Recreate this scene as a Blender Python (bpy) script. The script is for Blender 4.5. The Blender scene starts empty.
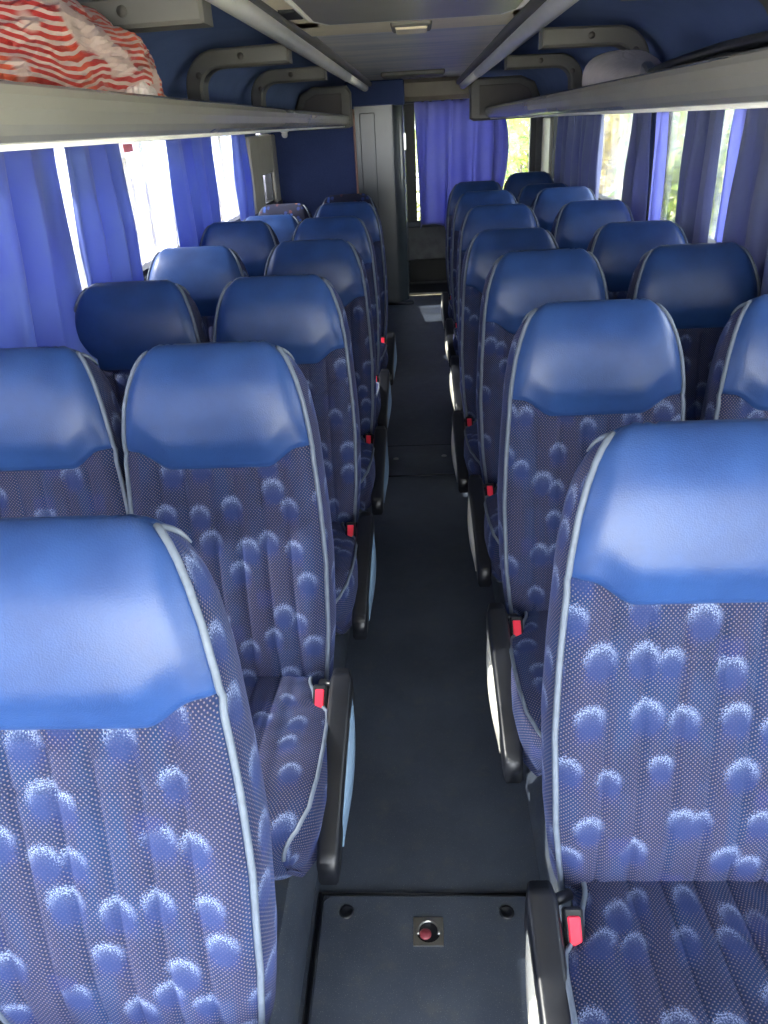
import bpy, math, random
from mathutils import Vector, Matrix, noise
random.seed(7)
C = bpy.context.scene.collection
H = 1.5
PI = math.pi

# ------------------------------------------------------------------ helpers
def lerp(a, b, t): return a + (b - a) * t
def clamp(v, a=0., b=1.): return max(a, min(b, v))
def sstep(a, b, v):
    t = clamp((v - a) / (b - a)); return t * t * (3 - 2 * t)
def interp(tab, x):
    if x <= tab[0][0]: return tab[0][1]
    for (x0, y0), (x1, y1) in zip(tab, tab[1:]):
        if x <= x1:
            return lerp(y0, y1, (x - x0) / (x1 - x0))
    return tab[-1][1]
def catmull(pts, n):
    out = []
    P = [pts[0]] + list(pts) + [pts[-1]]
    for i in range(1, len(P) - 2):
        for k in range(n):
            t = k / n
            a, b, c, d = P[i-1], P[i], P[i+1], P[i+2]
            out.append(tuple(.5*((2*b[j]) + (-a[j]+c[j])*t + (2*a[j]-5*b[j]+4*c[j]-d[j])*t*t + (-a[j]+3*b[j]-3*c[j]+d[j])*t**3) for j in range(len(b))))
    out.append(tuple(pts[-1]))
    return out

class MB:
    """collects vertices, faces and uv's, then links ONE mesh object"""
    def __init__(self): self.v = []; self.f = []; self.uv = []
    def add(self, verts, faces, uvs=None):
        o = len(self.v); self.v += [tuple(p) for p in verts]
        self.f += [tuple(i + o for i in q) for q in faces]
        self.uv += list(uvs) if uvs else [(p[0] + p[1], p[2]) for p in verts]
    def grid(self, nu, nv, fn, uvfn=None, flip=False):
        vs = []; uv = []
        for j in range(nv + 1):
            for i in range(nu + 1):
                p = fn(i / nu, j / nv)
                vs.append(p); uv.append(uvfn(i / nu, j / nv) if uvfn else (p[0], p[2]))
        fs = []
        for j in range(nv):
            for i in range(nu):
                a = j * (nu + 1) + i
                q = (a, a + 1, a + nu + 2, a + nu + 1)
                fs.append(q[::-1] if flip else q)
        self.add(vs, fs, uv)
    def box(self, c, s, rot=None, bev=0.):
        sx, sy, sz = s[0]/2, s[1]/2, s[2]/2
        b = min(bev, sx*.95, sy*.95, sz*.95)
        if b <= 0:
            vs = [Vector((x*sx, y*sy, z*sz)) for x in (-1,1) for y in (-1,1) for z in (-1,1)]
            fs = [(0,1,3,2),(4,6,7,5),(0,4,5,1),(2,3,7,6),(0,2,6,4),(1,5,7,3)]
        else:
            vs = []; idx = {}
            for x in (-1,1):
                for y in (-1,1):
                    for z in (-1,1):
                        for ax in range(3):
                            p = [x*sx, y*sy, z*sz]
                            for k in range(3):
                                if k != ax: p[k] -= (x,y,z)[k]*b
                            idx[(x,y,z,ax)] = len(vs); vs.append(Vector(p))
            fs = []
            for ax in range(3):
                o = [k for k in range(3) if k != ax]
                for s_ in (-1,1):
                    q = []
                    for (a, bb) in ((-1,-1),(1,-1),(1,1),(-1,1)):
                        k = [0,0,0]; k[ax] = s_; k[o[0]] = a; k[o[1]] = bb
                        q.append(idx[(k[0],k[1],k[2],ax)])
                    fs.append(q)
                # edges parallel to ax
                for a in (-1,1):
                    for bb in (-1,1):
                        k0=[0,0,0]; k1=[0,0,0]
                        k0[ax]=-1; k1[ax]=1
                        for k in (k0,k1): k[o[0]]=a; k[o[1]]=bb
                        fs.append((idx[(*k0,o[0])], idx[(*k1,o[0])], idx[(*k1,o[1])], idx[(*k0,o[1])]))
            for x in (-1,1):
                for y in (-1,1):
                    for z in (-1,1):
                        fs.append((idx[(x,y,z,0)], idx[(x,y,z,1)], idx[(x,y,z,2)]))
        if rot is not None: vs = [rot @ v for v in vs]
        vs = [v + Vector(c) for v in vs]
        self.add(vs, fs); return self
    def tube(self, pts, r, n=8, cap=True):
        pts = [Vector(p) for p in pts]
        rs = r if isinstance(r, (list, tuple)) else [r]*len(pts)
        vs = []; fs = []; up = Vector((0,0,1)); prev = None
        for i, p in enumerate(pts):
            t = (pts[min(i+1, len(pts)-1)] - pts[max(i-1, 0)])
            t = t.normalized() if t.length > 1e-9 else Vector((0,1,0))
            if prev is None:
                a = t.cross(up)
                if a.length < 1e-3: a = t.cross(Vector((1,0,0)))
            else: a = prev - t * prev.dot(t)
            a.normalize(); prev = a; b = t.cross(a)
            for k in range(n):
                g = 2*PI*k/n; vs.append(p + (a*math.cos(g) + b*math.sin(g))*rs[i])
        for i in range(len(pts)-1):
            for k in range(n):
                k2 = (k+1) % n; fs.append((i*n+k, i*n+k2, (i+1)*n+k2, (i+1)*n+k))
        if cap:
            fs.append(tuple(range(n))[::-1]); fs.append(tuple((len(pts)-1)*n + k for k in range(n)))
        self.add(vs, fs); return self
    def prism(self, poly, axis, a0, a1, bev=0.):
        """extrude a 2-d outline along axis (0 x: poly is (y,z); 1 y: poly is (x,z); 2 z: poly is (x,y))"""
        def mk(p, h):
            return ((h, p[0], p[1]), (p[0], h, p[1]), (p[0], p[1], h))[axis]
        n = len(poly)
        def inset(d):
            cx = sum(p[0] for p in poly)/n; cy = sum(p[1] for p in poly)/n
            out = []
            for i in range(n):
                a, b, c = Vector(poly[i-1]), Vector(poly[i]), Vector(poly[(i+1) % n])
                e1 = (b-a); e2 = (c-b)
                n1 = Vector((-e1.y, e1.x)).normalized(); n2 = Vector((-e2.y, e2.x)).normalized()
                m = n1 + n2
                m = m.normalized() if m.length > 1e-6 else n1
                out.append(tuple(b + m*d/max(.4, m.dot(n1))))
            return out
        area = sum(poly[i-1][0]*poly[i][1] - poly[i][0]*poly[i-1][1] for i in range(n))
        sgn = 1 if area > 0 else -1
        if bev > 0:
            s = 1 if a1 > a0 else -1
            rings = [(inset(bev*sgn), a0), (poly, a0 + s*bev), (poly, a1 - s*bev), (inset(bev*sgn), a1)]
        else: rings = [(poly, a0), (poly, a1)]
        vs = [mk(p, h) for ring, h in rings for p in ring]; fs = []
        for k in range(len(rings)-1):
            for i in range(n):
                j = (i+1) % n
                fs.append((k*n+i, k*n+j, (k+1)*n+j, (k+1)*n+i))
        fs.append(tuple(range(n))[::-1]); fs.append(tuple((len(rings)-1)*n+i for i in range(n)))
        self.add(vs, fs); return self
    def lathe(self, prof, c, n=24):
        vs = []; fs = []
        for r, z in prof:
            for k in range(n):
                g = 2*PI*k/n; vs.append((c[0]+r*math.cos(g), c[1]+r*math.sin(g), c[2]+z))
        for i in range(len(prof)-1):
            for k in range(n):
                k2 = (k+1) % n; fs.append((i*n+k, i*n+k2, (i+1)*n+k2, (i+1)*n+k))
        self.add(vs, fs); return self
    def build(self, name, mat, parent=None, smooth=False, loc=None):
        me = bpy.data.meshes.new(name)
        me.from_pydata(self.v, [], self.f); me.update()
        uvl = me.uv_layers.new(name='UVMap')
        li = [0]*len(me.loops); me.loops.foreach_get('vertex_index', li)
        flat = []
        for i in li: flat += self.uv[i]
        uvl.data.foreach_set('uv', flat)
        import bmesh
        bm = bmesh.new(); bm.from_mesh(me)
        bmesh.ops.recalc_face_normals(bm, faces=bm.faces); bm.to_mesh(me); bm.free()
        if smooth: me.polygons.foreach_set('use_smooth', [True]*len(me.polygons))
        me.materials.append(mat)
        o = bpy.data.objects.new(name, me); C.objects.link(o)
        if parent is not None: o.parent = parent
        if loc is not None: o.location = loc
        return o

def tag(o, label=None, cat=None, group=None, kind=None):
    if label: o['label'] = label
    if cat: o['category'] = cat
    if group: o['group'] = group
    if kind: o['kind'] = kind
    return o
def empty(name, loc, label, cat, group=None):
    o = bpy.data.objects.new(name, None); C.objects.link(o); o.location = loc
    o.empty_display_size = .1
    return tag(o, label, cat, group)
def kids(o): return [c for c in C.objects if c.parent == o]
def copy_tree(o, tree, parent=None):
    c = o.copy(); C.objects.link(c)
    if parent is not None: c.parent = parent
    for ch in tree.get(o.name, []): copy_tree(ch, tree, c)
    return c
def tree_of(root):
    t = {}
    def rec(o):
        t[o.name] = kids(o)
        for k in t[o.name]: rec(k)
    rec(root); return t

# ------------------------------------------------------------------ materials
def srgb(r, g, b):
    f = lambda c: (c/255/12.92 if c/255 <= .04045 else ((c/255+.055)/1.055)**2.4)
    return (f(r), f(g), f(b), 1)
class NT:
    def __init__(self, name):
        self.m = bpy.data.materials.new(name); self.m.use_nodes = True
        self.t = self.m.node_tree; self.b = self.t.nodes['Principled BSDF']; self.out = self.t.nodes['Material Output']
    def n(self, typ, **kw):
        x = self.t.nodes.new(typ)
        for k, v in kw.items(): setattr(x, k, v)
        return x
    def l(self, a, b): self.t.links.new(a, b)
    def val(self, sock, v):
        if hasattr(v, 'is_output') or isinstance(v, bpy.types.NodeSocket): self.l(v, sock)
        else: sock.default_value = v
    def math(self, op, a, b=0., c=0., cl=False):
        x = self.n('ShaderNodeMath', operation=op, use_clamp=cl)
        self.val(x.inputs[0], a); self.val(x.inputs[1], b); self.val(x.inputs[2], c); return x.outputs[0]
    def ramp(self, v, a, b):
        x = self.n('ShaderNodeMapRange', interpolation_type='SMOOTHSTEP')
        self.val(x.inputs[0], v); x.inputs[1].default_value = a; x.inputs[2].default_value = b; return x.outputs[0]
    def mix(self, f, a, b):
        x = self.n('ShaderNodeMix', data_type='RGBA')
        self.val(x.inputs[0], f); self.val(x.inputs[6], a); self.val(x.inputs[7], b); return x.outputs[2]
    def noise(self, scale, vec=None, detail=3., rough=.5, dim='3D'):
        x = self.n('ShaderNodeTexNoise', noise_dimensions=dim)
        x.inputs['Scale'].default_value = scale; x.inputs['Detail'].default_value = detail; x.inputs['Roughness'].default_value = rough
        if vec is not None: self.l(vec, x.inputs['Vector'])
        return x.outputs[0]
    def coord(self, which='Object'): return self.n('ShaderNodeTexCoord').outputs[which]
    def bump(self, h, strength, dist):
        x = self.n('ShaderNodeBump'); x.inputs['Strength'].default_value = strength; x.inputs['Distance'].default_value = dist
        self.l(h, x.inputs['Height']); self.l(x.outputs[0], self.b.inputs['Normal'])
def plastic(name, col, rough=.45, var=.12, scale=6., bump=0., metal=0., spec=.5):
    m = NT(name); co = m.coord()
    nz = m.noise(scale, co, 5, .6)
    d = tuple(c*(1-var) for c in col[:3]) + (1,); u = tuple(min(1, c*(1+var)) for c in col[:3]) + (1,)
    m.l(m.mix(m.ramp(nz, .3, .7), d, u), m.b.inputs['Base Color'])
    m.b.inputs['Roughness'].default_value = rough; m.b.inputs['Metallic'].default_value = metal
    m.b.inputs['Specular IOR Level'].default_value = spec
    if bump: m.bump(m.noise(350, co, 2), bump, .002)
    return m.m

def mat_fabric():
    m = NT('seat_plush')
    uv = m.coord('UV')
    oi = m.n('ShaderNodeObjectInfo')
    off = m.n('ShaderNodeCombineXYZ'); m.l(m.math('MULTIPLY', oi.outputs['Random'], 37.), off.inputs[0]); m.l(m.math('MULTIPLY', oi.outputs['Random'], 91.), off.inputs[1])
    ad = m.n('ShaderNodeVectorMath', operation='ADD'); m.l(uv, ad.inputs[0]); m.l(off.outputs[0], ad.inputs[1])
    p = ad.outputs[0]
    # fluffy ball motifs
    sc = m.n('ShaderNodeVectorMath', operation='MULTIPLY'); m.l(p, sc.inputs[0]); sc.inputs[1].default_value = (13.0, 11.8, 1)
    dn = m.n('ShaderNodeTexNoise', noise_dimensions='2D'); dn.inputs['Scale'].default_value = 420; dn.inputs['Detail'].default_value = 1.5
    m.l(p, dn.inputs['Vector'])
    jit = m.n('ShaderNodeVectorMath', operation='MULTIPLY_ADD'); m.l(dn.outputs[1], jit.inputs[0]); jit.inputs[1].default_value = (.34, .34, 0); m.l(sc.outputs[0], jit.inputs[2])
    vo = m.n('ShaderNodeTexVoronoi', voronoi_dimensions='2D'); vo.inputs['Scale'].default_value = 1; vo.inputs['Randomness'].default_value = .8
    m.l(jit.outputs[0], vo.inputs['Vector'])
    df = m.n('ShaderNodeVectorMath', operation='SUBTRACT'); m.l(jit.outputs[0], df.inputs[0]); m.l(vo.outputs['Position'], df.inputs[1])
    sp = m.n('ShaderNodeSeparateXYZ'); m.l(df.outputs[0], sp.inputs[0])
    dist = vo.outputs['Distance']; y = sp.outputs[1]; x = sp.outputs[0]
    cs = m.n('ShaderNodeSeparateColor'); m.l(vo.outputs['Color'], cs.inputs[0])
    rad = m.math('MULTIPLY_ADD', cs.outputs[0], .10, .265)
    rel = m.math('DIVIDE', dist, rad)
    inside = m.math('MULTIPLY', m.math('SUBTRACT', 1., m.ramp(rel, .78, 1.12)), m.ramp(cs.outputs[1], .16, .18))
    top = m.ramp(m.math('DIVIDE', y, rad), -.4, .75)
    rim = m.math('MULTIPLY_ADD', m.ramp(rel, .42, .88), .86, .14)
    grain = m.ramp(dn.outputs[0], .42, .60)
    light = m.math('MULTIPLY', m.math('MULTIPLY', inside, m.math('MULTIPLY', top, rim)), m.math('MULTIPLY_ADD', grain, .85, .15))
    # violet shade trailing below each ball
    ax = m.math('ABSOLUTE', m.math('DIVIDE', x, rad))
    trail = m.math('MULTIPLY', m.math('SUBTRACT', 1., m.ramp(ax, .7, 1.05)), m.math('MULTIPLY', m.ramp(y, -.55, -.2), m.math('SUBTRACT', 1., m.ramp(y, .0, .2))))
    # staggered pin dots
    rt = m.n('ShaderNodeMapping'); rt.inputs['Rotation'].default_value = (0, 0, PI/4); rt.inputs['Scale'].default_value = (200, 200, 1); m.l(p, rt.inputs['Vector'])
    v2 = m.n('ShaderNodeTexVoronoi', voronoi_dimensions='2D'); v2.inputs['Scale'].default_value = 1; v2.inputs['Randomness'].default_value = .0
    m.l(rt.outputs[0], v2.inputs['Vector'])
    dot = m.math('SUBTRACT', 1., m.ramp(v2.outputs['Distance'], .13, .30))
    big = m.noise(9, p, 3, dim='2D')
    weave = m.noise(260, p, 2, dim='2D')
    bm_ = m.n('ShaderNodeMapping'); bm_.inputs['Scale'].default_value = (22, 2.2, 1); m.l(p, bm_.inputs['Vector'])
    band = m.noise(1., bm_.outputs[0], 2, dim='2D')
    base = m.mix(m.ramp(big, .35, .65), srgb(30, 44, 76), srgb(30, 56, 98))
    base = m.mix(m.math('MULTIPLY', m.ramp(band, .38, .62), .8), base, srgb(44, 50, 80))
    base = m.mix(m.math('MULTIPLY', m.ramp(weave, .35, .7), .55), base, srgb(40, 54, 100))
    base = m.mix(m.math('MULTIPLY', trail, .5), base, srgb(40, 54, 112))
    base = m.mix(m.math('MULTIPLY', inside, .32), base, srgb(56, 72, 122))
    base = m.mix(m.math('MULTIPLY', dot, m.math('SUBTRACT', .62, m.math('MULTIPLY', inside, .5))), base, srgb(150, 134, 136))
    base = m.mix(m.math('MULTIPLY', light, .95), base, srgb(158, 174, 214))
    base = m.mix(.26, base, (0, 0, 0, 1))
    m.l(base, m.b.inputs['Base Color'])
    m.b.inputs['Roughness'].default_value = .9; m.b.inputs['Specular IOR Level'].default_value = .15
    m.b.inputs['Sheen Weight'].default_value = .2; m.b.inputs['Sheen Roughness'].default_value = .4
    m.b.inputs['Sheen Tint'].default_value = srgb(150, 165, 235)
    m.bump(weave, .25, .002)
    return m.m
def mat_leather():
    m = NT('headrest_leather'); co = m.coord()
    nz = m.noise(7, co, 5, .6); sc_ = m.noise(28, co, 6, .7)
    base = m.mix(m.ramp(nz, .3, .72), srgb(40, 68, 124), srgb(48, 82, 144))
    base = m.mix(.24, base, (0, 0, 0, 1))
    m.l(base, m.b.inputs['Base Color'])
    m.l(m.math('MULTIPLY_ADD', sc_, .16, .30), m.b.inputs['Roughness'])
    m.b.inputs['Specular IOR Level'].default_value = .45
    vo = m.n('ShaderNodeTexVoronoi'); vo.inputs['Scale'].default_value = 420; m.l(co, vo.inputs['Vector'])
    m.bump(m.math('ADD', vo.outputs['Distance'], m.math('MULTIPLY', sc_, .8)), .12, .002)
    return m.m
def mat_multi():
    m = NT('confetti_plush'); uv = m.coord('UV')
    vo = m.n('ShaderNodeTexVoronoi', voronoi_dimensions='2D'); vo.inputs['Scale'].default_value = 34; m.l(uv, vo.inputs['Vector'])
    cr = m.n('ShaderNodeValToRGB'); cs = m.n('ShaderNodeSeparateColor'); m.l(vo.outputs['Color'], cs.inputs[0]); m.l(cs.outputs[0], cr.inputs[0])
    e = cr.color_ramp; e.interpolation = 'CONSTANT'
    cols = [(0, srgb(18, 22, 48)), (.5, srgb(34, 52, 110)), (.72, srgb(80, 44, 56)), (.80, srgb(46, 74, 140)), (.93, srgb(130, 86, 62))]
    e.elements[0].color = cols[0][1]; e.elements[1].position = .45; e.elements[1].color = cols[1][1]
    for p_, c_ in cols[2:]: q = e.elements.new(p_); q.color = c_
    inn = m.math('SUBTRACT', 1., m.ramp(vo.outputs['Distance'], .25, .45))
    m.l(m.mix(inn, srgb(18, 22, 50), cr.outputs[0]), m.b.inputs['Base Color']); m.b.inputs['Roughness'].default_value = .9
    return m.m
def mat_curtain(name, a, b, trans):
    m = NT(name); co = m.coord('UV')
    nz = m.noise(3, co, 4); wv = m.noise(220, co, 2)
    col = m.mix(m.ramp(nz, .3, .7), a, b)
    m.l(col, m.b.inputs['Base Color']); m.b.inputs['Roughness'].default_value = .8; m.b.inputs['Specular IOR Level'].default_value = .2
    m.b.inputs['Sheen Weight'].default_value = .3
    m.bump(wv, .1, .001)
    tr = m.n('ShaderNodeBsdfTranslucent'); m.l(col, tr.inputs[0])
    mx = m.n('ShaderNodeMixShader'); mx.inputs[0].default_value = trans
    m.l(m.b.outputs[0], mx.inputs[1]); m.l(tr.outputs[0], mx.inputs[2]); m.l(mx.outputs[0], m.out.inputs[0])
    return m.m
def mat_glass(name, painted_haze, tint=.68):
    m = NT(name); co = m.coord()
    tp = m.n('ShaderNodeBsdfTransparent'); tp.inputs[0].default_value = (tint, tint*1.02, tint*1.02, 1)
    gl = m.n('ShaderNodeBsdfGlossy'); gl.inputs['Roughness'].default_value = .02
    lw = m.n('ShaderNodeLayerWeight'); lw.inputs[0].default_value = .3
    mx = m.n('ShaderNodeMixShader'); m.l(m.math('MULTIPLY', lw.outputs['Fresnel'], .75), mx.inputs[0]); m.l(tp.outputs[0], mx.inputs[1]); m.l(gl.outputs[0], mx.inputs[2])
    mp = m.n('ShaderNodeMapping'); mp.inputs['Scale'].default_value = (1, 5, .7); m.l(co, mp.inputs['Vector'])
    st = m.noise(3., mp.outputs[0], 6, .65)
    df = m.n('ShaderNodeBsdfTranslucent'); df.inputs[0].default_value = srgb(206, 210, 238)  # pale lavender streaks painted in for curtain reflections ghosting in the panes
    m2 = m.n('ShaderNodeMixShader'); m.l(m.math('MULTIPLY', m.ramp(st, .38, .7), painted_haze), m2.inputs[0])
    m.l(mx.outputs[0], m2.inputs[1]); m.l(df.outputs[0], m2.inputs[2]); m.l(m2.outputs[0], m.out.inputs[0])
    return m.m
def mat_floor():
    m = NT('speckled_vinyl'); co = m.coord()
    n1 = m.noise(2.2, co, 6, .65); sp = m.noise(520, co, 1); n3 = m.noise(18, co, 5, .7)
    base = m.mix(m.ramp(n1, .3, .7), srgb(50, 57, 70), srgb(68, 76, 90))
    base = m.mix(m.math('MULTIPLY', m.ramp(n3, .5, .75), .35), base, srgb(92, 92, 84))
    base = m.mix(m.math('MULTIPLY', m.ramp(sp, .66, .74), .55), base, srgb(140, 145, 140))
    m.l(base, m.b.inputs['Base Color']); m.l(m.math('MULTIPLY_ADD', n3, .3, .36), m.b.inputs['Roughness'])
    m.bump(sp, .15, .001); return m.m
def mat_carpet(name, a, b):
    m = NT(name); co = m.coord()
    n1 = m.noise(5, co, 4); n2 = m.noise(240, co, 2)
    base = m.mix(m.ramp(n1, .3, .7), a, b)
    base = m.mix(m.math('MULTIPLY', n2, .25), base, srgb(120, 140, 190))
    m.l(base, m.b.inputs['Base Color']); m.b.inputs['Roughness'].default_value = .95; m.b.inputs['Specular IOR Level'].default_value = .1
    m.bump(n2, .3, .002); return m.m
def mat_ceil():
    m = NT('grained_ceiling_panel'); co = m.coord()
    mp = m.n('ShaderNodeMapping'); mp.inputs['Scale'].default_value = (1.2, 7, 1); m.l(co, mp.inputs['Vector'])
    n1 = m.noise(1.3, mp.outputs[0], 6, .6)
    m.l(m.mix(m.ramp(n1, .3, .7), srgb(190, 192, 204), srgb(228, 222, 222)), m.b.inputs['Base Color'])
    m.b.inputs['Roughness'].default_value = .42; return m.m
def mat_bag():
    m = NT('striped_carrier_bag'); co = m.coord()
    wob = m.n('ShaderNodeTexNoise'); wob.inputs['Scale'].default_value = 5; wob.inputs['Detail'].default_value = 2; m.l(co, wob.inputs['Vector'])
    mv = m.n('ShaderNodeVectorMath', operation='MULTIPLY_ADD'); m.l(wob.outputs[1], mv.inputs[0]); mv.inputs[1].default_value = (.09, .09, .09); m.l(co, mv.inputs[2])
    wv = m.n('ShaderNodeTexWave', wave_type='BANDS', bands_direction='Z'); wv.inputs['Scale'].default_value = 25; wv.inputs['Distortion'].default_value = .8
    m.l(mv.outputs[0], wv.inputs['Vector'])
    pt = m.noise(6.5, co, 1)
    stripe = m.ramp(wv.outputs[1], .34, .48)
    patch = m.ramp(pt, .57, .61)
    red = m.mix(m.ramp(m.noise(8, co, 2), .4, .6), srgb(222, 96, 66), srgb(190, 60, 56))
    col = m.mix(m.math('MULTIPLY', stripe, m.math('SUBTRACT', 1., patch)), srgb(214, 188, 178), red)
    m.l(col, m.b.inputs['Base Color']); m.b.inputs['Roughness'].default_value = .35
    m.bump(m.noise(20, co, 3), .35, .008)
    tr = m.n('ShaderNodeBsdfTranslucent'); m.l(col, tr.inputs[0])
    mx = m.n('ShaderNodeMixShader'); mx.inputs[0].default_value = .2
    m.l(m.b.outputs[0], mx.inputs[1]); m.l(tr.outputs[0], mx.inputs[2]); m.l(mx.outputs[0], m.out.inputs[0]); return m.m
def mat_leaf(name, a, b):
    m = NT(name); gi = m.n('ShaderNodeNewGeometry')
    col = m.mix(gi.outputs['Random Per Island'], a, b); m.l(col, m.b.inputs['Base Color']); m.b.inputs['Roughness'].default_value = .6
    tr = m.n('ShaderNodeBsdfTranslucent'); m.l(col, tr.inputs[0])
    mx = m.n('ShaderNodeMixShader'); mx.inputs[0].default_value = .45
    m.l(m.b.outputs[0], mx.inputs[1]); m.l(tr.outputs[0], mx.inputs[2]); m.l(mx.outputs[0], m.out.inputs[0]); return m.m

FAB = mat_fabric(); LEA = mat_leather(); MUL = mat_multi()
PIPE = plastic('pale_piping', srgb(94, 104, 120), .6, .1, 60, .2)
BLK = plastic('black_plastic', srgb(22, 24, 30), .38, .15, 20, .05)
CREAM = plastic('cream_plastic', srgb(196, 194, 184), .4, .05)
STEELBLUE = plastic('blue_grey_plastic', srgb(120, 146, 172), .4, .06)
RED = plastic('red_plastic', srgb(226, 46, 70), .35, .05)
DKMET = plastic('dark_painted_metal', srgb(46, 54, 66), .4, .1, 12, 0, .3)
STEEL = plastic('bright_steel', srgb(190, 190, 188), .28, .08, 20, 0, 1.)
FLOOR = mat_floor()
NAVY = mat_carpet('navy_lining', srgb(96, 114, 158), srgb(104, 122, 168))
NAVYDK = mat_carpet('deep_navy_panel', srgb(40, 50, 88), srgb(46, 56, 98))
SIDEW = mat_carpet('grey_blue_side_lining', srgb(60, 72, 100), srgb(70, 82, 112))
RACK = plastic('warm_grey_rack', srgb(136, 133, 125), .22, .05, 4)
BRKT = plastic('taupe_plastic', srgb(100, 98, 94), .45, .06, 8)
BRKTD = plastic('dark_taupe_plastic', srgb(84, 80, 76), .5, .08, 8)
STRIP = plastic('pale_grey_trim', srgb(244, 240, 232), .35, .04, 5)
HATCH = plastic('beige_hatch_plastic', srgb(236, 222, 194), .4, .07, 7)
HATCHD = plastic('dark_hatch_lid', srgb(140, 136, 128), .3, .08, 7)
CEIL = mat_ceil()
COLM = plastic('grey_laminate', srgb(62, 69, 74), .25, .1, 3)
COPPER = plastic('brown_edge_strip', srgb(150, 104, 84), .4, .1)
BEAM = plastic('brown_grey_beam', srgb(110, 102, 92), .5, .08)
DARK = plastic('dark_recess', srgb(20, 22, 28), .7, .2)
GREYP = plastic('scuffed_grey_panel', srgb(92, 94, 96), .6, .25, 9)
FRAME = plastic('black_window_rubber', srgb(38, 40, 42), .5, .1)
PILLAR = plastic('cream_pillar_trim', srgb(172, 168, 152), .5, .06)
CURL = mat_curtain('violet_blue_curtain', srgb(120, 140, 204), srgb(104, 120, 204), .34)
CURR = mat_curtain('shaded_blue_curtain', srgb(118, 126, 158), srgb(108, 114, 164), .3)  # curtain cloth greyed in its colour for the side without sun behind it
CURB = mat_curtain('rear_violet_curtain', srgb(144, 148, 210), srgb(134, 138, 208), .4)
CURSUN = mat_curtain('sunlit_lavender_curtain', srgb(176, 180, 230), srgb(164, 170, 226), .7)  # curtain cloth lightened to look sunlit where the sun lamp does not reach
GLL = mat_glass('hazed_window_glass', .35, .42); GLR = mat_glass('clear_window_glass', .12)
BAG = mat_bag()
PILLOW = plastic('ribbed_grey_knit', srgb(190, 182, 182), .9, .06, 30)
DKBAG = plastic('black_nylon', srgb(40, 42, 48), .6, .15, 15)
BROWN = plastic('shell_plastic', srgb(40, 44, 56), .5, .1)
LEAFY = mat_leaf('yellow_green_leaf', srgb(196, 200, 96), srgb(120, 150, 52))
LEAFG = mat_leaf('mid_green_leaf', srgb(150, 186, 100), srgb(84, 122, 60))
LEAFP = mat_leaf('dry_pale_leaf', srgb(222, 204, 140), srgb(176, 170, 92))
BARK = plastic('bark', srgb(120, 104, 84), .9, .3, 20)
def mat_ground():
    m = NT('dry_grass_ground'); co = m.coord(); n1 = m.noise(1.5, co, 8, .7)
    m.l(m.mix(m.ramp(n1, .3, .7), srgb(196, 190, 168), srgb(176, 174, 146)), m.b.inputs['Base Color']); m.b.inputs['Roughness'].default_value = .95; return m.m

# ------------------------------------------------------------------ seats
PROF = catmull([(.016,.205),(-.002,.262),(-.010,.385),(.006,.52),(.030,.66),(.046,.77),(.050,.85),(.062,.92),(.082,.975),
                (.104,1.012),(.128,1.025),(.150,1.010),(.162,.97),(.164,.90),(.160,.78),(.148,.60),(.130,.42),(.110,.21)], 12)
LEN = [0.]
for a, b in zip(PROF, PROF[1:]): LEN.append(LEN[-1] + math.dist(a, b))
TL = LEN[-1]
def prof(t):
    t = clamp(t, 0, TL); lo, hi = 0, len(LEN)-1
    while hi - lo > 1:
        mid = (lo+hi)//2
        if LEN[mid] <= t: lo = mid
        else: hi = mid
    k = (t-LEN[lo])/max(1e-9, LEN[hi]-LEN[lo])
    a, b = PROF[lo], PROF[hi]
    y, z = lerp(a[0],b[0],k), lerp(a[1],b[1],k)
    dy, dz = b[0]-a[0], b[1]-a[1]; L = math.hypot(dy, dz) or 1
    return y, z, -dz/L, dy/L          # outward normal (front: -y)
TTOP = LEN[max(range(len(PROF)), key=lambda i: PROF[i][1])]
WT = [(.205,.150),(.235,.170),(.27,.178),(.33,.186),(.42,.196),(.58,.202),(.70,.198),(.80,.192),(.86,.188),(.92,.179),(.96,.168),(.99,.156),(1.008,.146),(1.02,.136),(1.026,.128)]
def wz(z): return interp(WT, z)
def t_at_front_z(zq):
    lo, hi = 0., TTOP
    for _ in range(40):
        m_ = (lo+hi)/2
        if prof(m_)[1] < zq: lo = m_
        else: hi = m_
    return lo
_tfz = [(z/1000, t_at_front_z(z/1000)) for z in range(700, 900, 3)]
def zb(a):     # height of the leather's lower edge, a = |x|/w
    return .790 + .039*sstep(.50, .88, a)
def t_back(zq): # same height on the back
    lo, hi = TTOP, TL
    for _ in range(40):
        m_ = (lo+hi)/2
        if prof(m_)[1] > zq: lo = m_
        else: hi = m_
    return lo
TB_BACK = t_back(.80)
SEAMS = (-.130,-.078,-.026,.026,.078,.130)
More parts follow.
